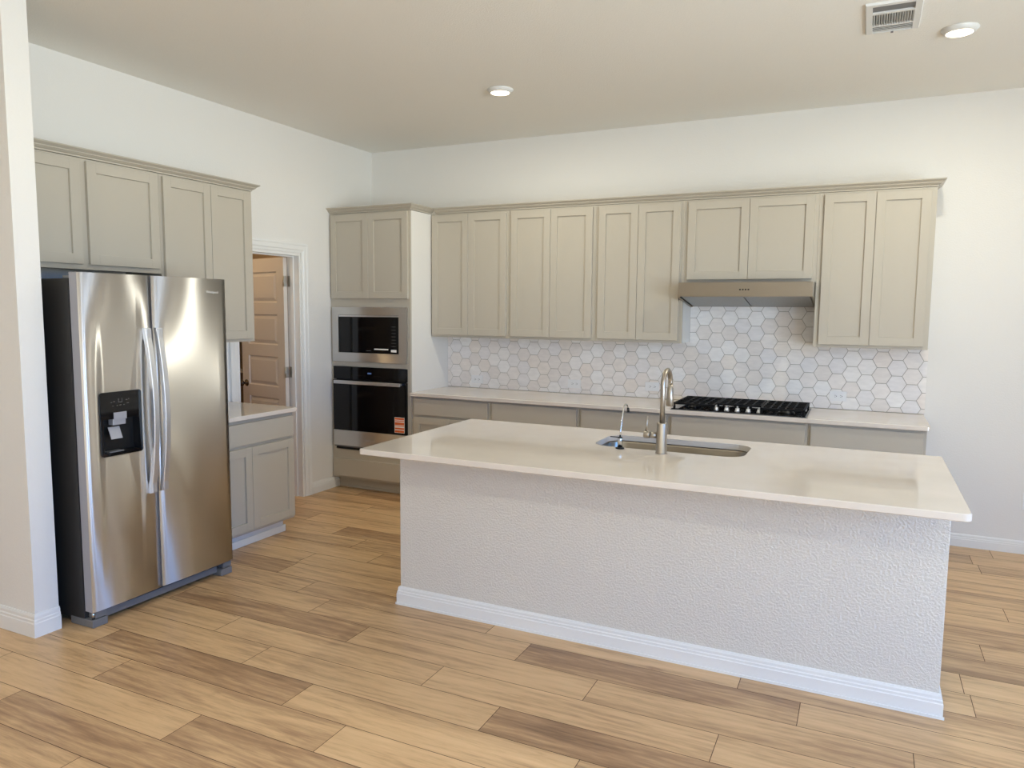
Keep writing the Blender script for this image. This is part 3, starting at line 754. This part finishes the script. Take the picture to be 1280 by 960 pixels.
# face frame ring with rounded outside, rectangular inside (cavity opening)
ca0, ca1, cz0, cz1 = HX0 + .010, HX1 - .012, HZ0 + .012, HZ0 + .185
outP = rrect(HX0 - .004, HX1 + .004, HZ0 - .004, HZ1 + .004, .014)
k = dp.mi(BLKG)
def vo(P, y): return [dp.bm.verts.new((a, y, c)) for a, c in P]
o1 = vo(outP, yf + .004); o2 = vo(outP, yf - .003)
for j in range(len(o1)): dp.bm.faces.new((o1[j], o1[(j + 1) % len(o1)], o2[(j + 1) % len(o1)], o2[j]))
inn = vo([(ca0, cz0), (ca1, cz0), (ca1, cz1), (ca0, cz1)], yf - .003); inn2 = vo([(ca0, cz0), (ca1, cz0), (ca1, cz1), (ca0, cz1)], yf + .050)
es = [dp.bm.edges.get((o2[j], o2[(j + 1) % len(o2)])) for j in range(len(o2))]
for j in range(4): q = dp.bm.faces.new((inn[j], inn[(j + 1) % 4], inn2[(j + 1) % 4], inn2[j])); q.material_index = dp.mi(BLK)
es += [dp.bm.edges.get((inn[j], inn[(j + 1) % 4])) for j in range(4)]
q = dp.bm.faces.new(inn2); q.material_index = dp.mi(BLK)
bmesh.ops.triangle_fill(dp.bm, edges=es, use_beauty=True)
disp = dp.build('water_dispenser', fr, 'black glass water and ice dispenser')
cxm = (ca0 + ca1) / 2
mb = MB(); mb.box(cxm - .045, cxm + .028, yf + .004, yf + .040, cz1 - .034, cz1 + .002, LGREY, bev=.003); mb.box(cxm - .045, cxm + .028, yf - .0045, yf - .0035, cz1 - .005, cz1 + .032, LGREY); mb.build('chute', disp, 'light grey chute')
mb = MB(); mb.prism([(yf + .006, cz1 - .105), (yf + .010, cz1 - .105), (yf + .034, cz1 - .045), (yf + .030, cz1 - .045)], cxm - .055, cxm + .008, 'x', LGREY); mb.build('paddle', disp, 'pale grey paddle')
mb = MB(); mb.box(cxm - .07, cxm + .01, yf + .002, yf + .045, cz0 + .001, cz0 + .006, MGREY); mb.build('drip_tray', disp)
mb = MB()
for i, (dx, dz, ww) in enumerate([(-.05, .085, .008), (-.035, .088, .010), (0, .083, .022), (.035, .092, .010), (.048, .095, .006), (-.042, .066, .008), (-.018, .066, .007), (.0, .068, .012), (.02, .068, .007), (.042, .074, .014)]):
    mb.box(cxm - .004 + dx - ww / 2, cxm - .004 + dx + ww / 2, yf - .0034, yf - .0031, cz1 + dz - .001, cz1 + dz + .001, PRINT)
for s in (-1, 1): mb.box(cxm - .004 + s * .010 - .0008, cxm - .004 + s * .010 + .0008, yf - .0034, yf - .0031, cz1 + .084, cz1 + .102, PRINT)
mb.build('control_icons', disp, 'small grey icons')
# handles
def fhandle(xc):
    mb = MB(); k = mb.mi(HANDLE); n_ = 24; z0, z1 = .625, 1.511; wd = .0165; rings = []
    for i in range(n_ + 1):
        s_ = i / n_; z = z0 + (z1 - z0) * s_; q_ = (2 * s_ - 1) ** 2
        out = fxl(.903 + .047 * (1 - q_)); th = .024
        rings.append([mb.bm.verts.new(p) for p in ((xc - wd, out + th, z), (xc - wd, out + .003, z), (xc - wd + .003, out, z), (xc + wd - .003, out, z), (xc + wd, out + .003, z), (xc + wd, out + th, z))])
    for A, B in zip(rings, rings[1:]):
        for j in range(6): q = mb.bm.faces.new((A[j], A[(j + 1) % 6], B[(j + 1) % 6], B[j])); q.material_index = k
    mb.bm.faces.new(rings[0]); mb.bm.faces.new(rings[-1])
    for zz in (z0 + .003, z1 - .058): mb.box(xc - wd + .002, xc + wd - .002, fxl(.9135), fxl(FXF) + .002, zz, zz + .055, HANDLE, bev=.002)
    return mb
fhandle(-3.2250 - FYA).build('door_handle', dl, 'curved pale steel handle'); fhandle(-3.1545 - FYA).build('door_handle', dr_, 'curved pale steel handle')
text('Whirlpool', .021, PAPER, dr_, (-2.774 - FYA, fxl(FXF) - .0006, 1.709), (PI / 2, 0, 0))
# grille, feet, hinges
mb = MB(); mb.box(.085, FWd - .085, fxl(.835), fxl(.81), .022, .060, MGREY, bev=.003); mb.box(.02, FWd - .02, fxl(.8), fxl(.79), .03, .085, HOLE); mb.box(.10, .22, fxl(.845), fxl(.836), .062, .078, MGREY); mb.build('base_grille', fr, 'grey base grille')
for a, b_ in ((.002, .085), (FWd - .085, FWd - .002)):
    mb = MB(); mb.box(a, b_, fxl(.872), fxl(.70), .001, .042, MGREY, bev=.004); mb.box(a + .02, b_ - .002, fxl(.868), fxl(.815), .046, .080, MGREY, bev=.003); mb.build('foot', fr, 'grey plastic foot cover')
mb = MB(); mb.tube([(.018, fxl(.855), .0425), (.018, fxl(.855), .083)], .008, CHROME, 12); mb.build('lower_hinge', fr)
for a, b_ in ((.01, .08), (FWd - .08, FWd - .01)):
    mb = MB(); mb.box(a, b_, fxl(.862), fxl(.76), 1.7575, 1.772, MGREY, bev=.003); mb.build('hinge_cover', fr)
# only keep hinge covers behind the door backs
# ---- built-in microwave
yF = -TD - .0005
mw = thing('microwave', 'built-in microwave with stainless trim above the wall oven', 'microwave', (.4195, yF, 1.158))
def lx(x): return x - .4195
def lz(z): return z - 1.158
mb = MB(); k = mb.mi(STEEL)
def frame_ring(mb, X0, X1, Z0, Z1, a0, a1, c0, c1, y0, y1, m):
    k = mb.mi(m)
    def rg(x0, x1, z0, z1, y): return [mb.bm.verts.new(p) for p in ((x0, y, z0), (x1, y, z0), (x1, y, z1), (x0, y, z1))]
    R = [rg(X0, X1, Z0, Z1, y1), rg(X0, X1, Z0, Z1, y0), rg(a0, a1, c0, c1, y0), rg(a0, a1, c0, c1, y1)]
    for i in range(4):
        A, B = R[i], R[(i + 1) % 4]
        for j in range(4): q = mb.bm.faces.new((A[j], A[(j + 1) % 4], B[(j + 1) % 4], B[j])); q.material_index = k
frame_ring(mb, lx(.028), lx(.811), lz(1.1575), lz(1.6350), lx(.0955), lx(.7335), lz(1.236), lz(1.568), -.020, 0, STEEL); mb.build('trim_frame', mw, 'brushed steel trim frame')
mb = MB(); mb.box(lx(.06), lx(.78), .002, .42, .015, .46, DGREY); mb.build('oven_body', mw)
mb = MB(); mb.box(lx(.0965), lx(.7325), -.014, .001, lz(1.237), lz(1.550), BLKG, bev=.001); d_ = mb.build('door', mw, 'black glass door')
mb = MB(); mb.box(lx(.0985), lx(.7305), -.015, -.004, lz(1.5515), lz(1.566), HANDLE, bev=.001); mb.build('handle_strip', mw, 'thin steel strip')
mb = MB(); mb.box(lx(.475), lx(.622), -.0147, -.0142, lz(1.268), lz(1.279), PAPER); mb.build('sticker', d_, 'thin white sticker')
mb = MB(); mb.box(lx(.650), lx(.707), -.0147, -.0142, lz(1.252), lz(1.273), PAPER); mb.build('sticker', d_, 'small white sticker')
mb = MB()
for i in range(7): mb = MB(); mb.box(lx(.655), lx(.700), -.0145, -.0142, lz(1.30 + i * .028), lz(1.302 + i * .028), PRINT); mb.build('keypad_mark', d_)
mb = MB(); mb.box(lx(.39), lx(.44), -.0145, -.0142, lz(1.256), lz(1.260), PRINT); mb.build('badge', d_)
# ---- wall oven
ov = thing('built_in_oven', 'built-in black glass wall oven with steel handle below the microwave', 'oven', (.4195, yF, .363))
def lz(z): return z - .363
mb = MB(); mb.box(lx(.05), lx(.79), .002, .5, .01, .74, DGREY); mb.build('oven_body', ov)
mb = MB(); mb.box(lx(.033), lx(.811), -.018, 0, lz(.999), lz(1.1105), BLKG, bev=.002); cp = mb.build('control_panel', ov, 'black glass control panel')
mb = MB(); mb.box(lx(.405), lx(.445), -.0186, -.0182, lz(1.052), lz(1.066), DISPLAY); mb.build('display', cp, 'small blue clock display')
for i in range(5):
    for s in (-1, 1): mb = MB(); mb.box(lx(.425 + s * (.05 + i * .018)) - .002, lx(.425 + s * (.05 + i * .018)) + .002, -.0185, -.0182, lz(1.035), lz(1.037), PRINT); mb.build('touch_mark', cp)
mb = MB(); mb.box(lx(.033), lx(.811), -.026, 0, lz(.5415), lz(.994), BLKG, bev=.002); d_ = mb.build('door', ov, 'black glass oven door')
mb = MB(); mb.box(lx(.033), lx(.811), -.0265, 0, lz(.402), lz(.5405), STEEL, bev=.002); lo = mb.build('lower_door_panel', ov, 'brushed steel lower panel')
text('Whirlpool', .028, HANDLE, lo, (lx(.425), -.0268, lz(.465)), (PI / 2, 0, 0))
mb = MB(); mb.box(lx(.045), lx(.80), -.006, .0, lz(.367), lz(.384), HOLE); mb.box(lx(.033), lx(.811), -.016, 0, lz(.388), lz(.398), MGREY); mb.build('vent_slot', ov, 'dark vent slot')
mb = MB(); mb.box(lx(.075), lx(.775), -.073, -.060, lz(.962), lz(.992), HANDLE, bev=.004)
for x in (.095, .755): mb.box(lx(x) - .012, lx(x) + .012, -.0605, -.0262, lz(.968), lz(.986), HANDLE, bev=.002)
mb.build('handle', d_, 'pale steel bar handle')
mb = MB(); mb.box(lx(.690), lx(.792), -.0268, -.0263, lz(.560), lz(.695), PAPER)
for z0, z1 in ((.563, .583), (.590, .606), (.616, .622), (.628, .652), (.660, .668), (.674, .691)): mb.box(lx(.693), lx(.789), -.0271, -.02685, lz(z0), lz(z1), ORANGE)
mb.build('sticker', d_, 'orange and white sticker')

# ---- range hood
hd = thing('range_hood', 'stainless under-cabinet range hood above the cooktop', 'range hood', (3.5245, -.0005, 1.662))
mb = MB(); hw = .4585; k = mb.mi(HOODSTEEL)
mb.box(-hw, hw, -.490, -.470, .068, .169, HOODSTEEL, bev=.0015)
mb.box(-hw, hw, -.4695, -.012, .158, .1685, HOODSTEEL)
mb.box(-hw, hw, -.03, -.012, 0, .158, HOODSTEEL)
for s in (-1, 1):
    mb.prism([(-.4695, .060), (-.4695, .158), (-.03, .158), (-.03, -.006), (-.05, -.006)], s * hw, s * (hw - .012), 'x', HOODSTEEL)
mb.build('canopy', hd)
for s in (-1, 1):
    mb = MB(); a, b_ = (.004, hw - .02) if s > 0 else (-(hw - .02), -.004)
    mb.prism([(-.462, .066), (-.462, .072), (-.04, .008), (-.04, .002)], a, b_, 'x', FILTER)
    mb.build('grease_filter', hd, 'slanted metal mesh filter')
mb = MB()
for i in range(4): mb.box(-.022 + i * .019 - .006, -.022 + i * .019 + .006, -.4915, -.4905, .112, .122, BLK, bev=.0003)
mb.build('control_buttons', hd, 'small dark buttons')

# ---- cooktop
CX0, CX1, CY0, CY1 = 3.068, 3.985, -.630, -.105
ck = thing('gas_cooktop', 'black five-burner gas cooktop with cast iron grates on the back worktop', 'cooktop', ((CX0 + CX1) / 2, (CY0 + CY1) / 2, CT + .0004))
hx = (CX1 - CX0) / 2; hy = (CY1 - CY0) / 2
mb = MB(); mb.box(-hx, hx, -hy, hy, 0, .004, MGREY, bev=.001); mb.box(-hx + .004, hx - .004, -hy + .004, hy - .002, .0042, .011, BLKG, bev=.002); mb.build('glass_surface', ck, 'black glass surface with steel rim')
for i, (bx_, by_, br) in enumerate([(-.32, .12, .04), (-.32, -.12, .03), (0, .07, .055), (.32, .12, .03), (.32, -.12, .045)]):
    mb = MB(); mb.lathe([(0, .0112), (br + .012, .0112), (br + .010, .018), (br, .019), (br, .027), (br - .006, .030), (0, .030)], (bx_, by_, 0), BLK, 24); mb.build('burner', ck)
    if False: pass
def grate(a, b_, c, d, fingers):
    mb = MB(); zt = .050; zb = .037; wd = .0065
    for y in (c + wd, d - wd): mb.box(a, b_, y - wd, y + wd, zb, zt, IRON, bev=.0015)
    for x in (a + wd, b_ - wd): mb.box(x - wd, x + wd, c, d, zb - .001, zt - .0005, IRON, bev=.0015)
    for x in fingers: mb.box(x - .005, x + .005, c + .001, d - .001, zb, zt - .0008, IRON, bev=.001)
    n_ = 5
    for i in range(1, n_): y = c + (d - c) * i / n_; mb.box(a + .001, b_ - .001, y - .005, y + .005, zb + .001, zt - .001, IRON, bev=.001)
    for x in (a + .008, b_ - .008):
        for y in (c + .008, d - .008): mb.box(x - .007, x + .007, y - .007, y + .007, .0113, zb + .002, IRON)
    return mb.build('grate', ck, 'black cast iron grate')
grate(-hx + .012, -.158, -hy + .03, hy - .01, [-.37, -.32, -.27, -.22]); grate(-.152, .152, -hy + .135, hy - .01, [-.09, -.03, .03, .09]); grate(.158, hx - .012, -hy + .03, hy - .01, [.22, .27, .32, .37])
for i in range(5):
    x = -.145 + i * .0735; 
    mb = MB(); mb.lathe([(0, .0112), (.019, .0112), (.019, .015), (.015, .018), (.015, .030), (.0135, .032), (0, .032)], (x, -hy + .06, 0), BLK if False else HANDLE, 20)
    mb.box(x - .004, x + .004, -hy + .045, -hy + .075, .0315, .045, HANDLE, bev=.001); mb.build('knob', ck, 'silver knob')

# ================================================================== CEILING FITTINGS
def disk_light(x, y, label, p=None, first=[None]):
    if first[0] is None:
        t = thing('ceiling_light', '', 'ceiling light', (x, y, H), 0, 'round ceiling lights')
        mb = MB(); mb.lathe([(0, -.0005), (.088, -.0005), (.089, -.004), (.070, -.024), (.064, -.0245), (.0635, -.020), (0, -.020)], (0, 0, 0), VENTM, 40); mb.build('trim_ring', t)
        mb = MB(); mb.lathe([(0, -.0205), (.0625, -.0205), (.0625, -.0235), (.05, -.0255), (0, -.0268)], (0, 0, 0), LENS, 32); mb.build('lens', t, 'glowing warm lens')
        first[0] = t
    else: t = copy_tree(first[0])
    t.location = (x, y, H); t['label'] = label
    l_ = bpy.data.lights.new('ceiling_lamp', 'AREA'); l_.shape = 'DISK'; l_.size = .12; l_.energy = CAN_POWER if p is None else p; l_.color = CAN_COLOR
    lo_ = bpy.data.objects.new('ceiling_lamp', l_); COL.objects.link(lo_); lo_.location = (x, y, H - .029)
    return t
disk_light(2.025, -1.335, 'round glowing ceiling light above the middle of the kitchen, left of the vent')
disk_light(4.678, -1.330, 'round glowing ceiling light at the upper right beside the vent')
for x, y in ((2.1, -5.9), (3.5, -5.9), (4.9, -5.9), (2.1, -8.3), (3.5, -8.3), (4.9, -8.3)): disk_light(x, y, 'added round ceiling light, unseen, out of the frame nearer the camera', p=CAN_POWER_ROOM)  # added lamps, unseen, placed for the light they give

VX0, VX1, VY0, VY1 = 4.236, 4.486, -1.865, -1.455
vt = thing('ceiling_vent', 'white rectangular air vent in the ceiling beside the right ceiling light', 'vent', ((VX0 + VX1) / 2, (VY0 + VY1) / 2, H))
a, b_ = (VX1 - VX0) / 2, (VY1 - VY0) / 2
def vring(mb, x0, x1, y0, y1, a0, a1, c0, c1, z0, z1, m):
    k = mb.mi(m)
    def rg(p, q, r_, s_, z): return [mb.bm.verts.new(v) for v in ((p, r_, z), (q, r_, z), (q, s_, z), (p, s_, z))]
    R = [rg(x0, x1, y0, y1, z1), rg(x0 + .004, x1 - .004, y0 + .004, y1 - .004, z0), rg(a0, a1, c0, c1, z0), rg(a0, a1, c0, c1, z1)]
    for i in range(4):
        A, B = R[i], R[(i + 1) % 4]
        for j in range(4): q = mb.bm.faces.new((A[j], A[(j + 1) % 4], B[(j + 1) % 4], B[j])); q.material_index = k
mb = MB(); ix0, ix1, iy0, iy1 = -a + .033, a - .033, -b_ + .03, b_ - .014
vring(mb, -a, a, -b_, b_, ix0, ix1, iy0, iy1, -.012, -.0005, VENTM); mb.build('frame', vt)
mb = MB(); mb.box(ix0, ix1, iy0, iy1, -.0015, -.0006, HOLE); mb.build('duct_opening', vt, 'dark duct opening')
sy0, sy1 = -1.725 - (VY0 + VY1) / 2, -1.572 - (VY0 + VY1) / 2
n_ = 16
for i in range(n_):
    x = ix0 + (ix1 - ix0) * (i + .5) / n_
    mb = MB(); mb.prism([(x - .0035, -.002), (x - .0025, -.002), (x + .0045, -.011), (x + .0025, -.011)], sy0, sy1, 'y', VENTM); mb.build('slat', vt)
for p_, q_ in ((sy0 - .022, sy0 - .001), (sy1 + .001, sy1 + .012)): mb = MB(); mb.box(ix0, ix1, p_, q_, -.0118, -.002, VENTM); mb.build('divider', vt)
mb = MB(); n_ = 0
for i in range(5):
    y = sy1 + .013 + i * .0172; mb = MB(); mb.prism([(y, -.0118), (y + .0168, -.0085), (y + .0168, -.0075), (y, -.0108)], ix0, ix1, 'x', VENTM); mb.build('slat', vt)
mb = MB(); mb.box(ix0, ix1, sy0 - .10, sy0 - .023, -.0045, -.003, MGREY); mb.build('damper_plate', vt, 'grey damper plate')
mb = MB(); mb.box(-.006, .006, iy1 + .0005, iy1 + .004, -.020, -.0122, MGREY); mb.build('damper_lever', vt)
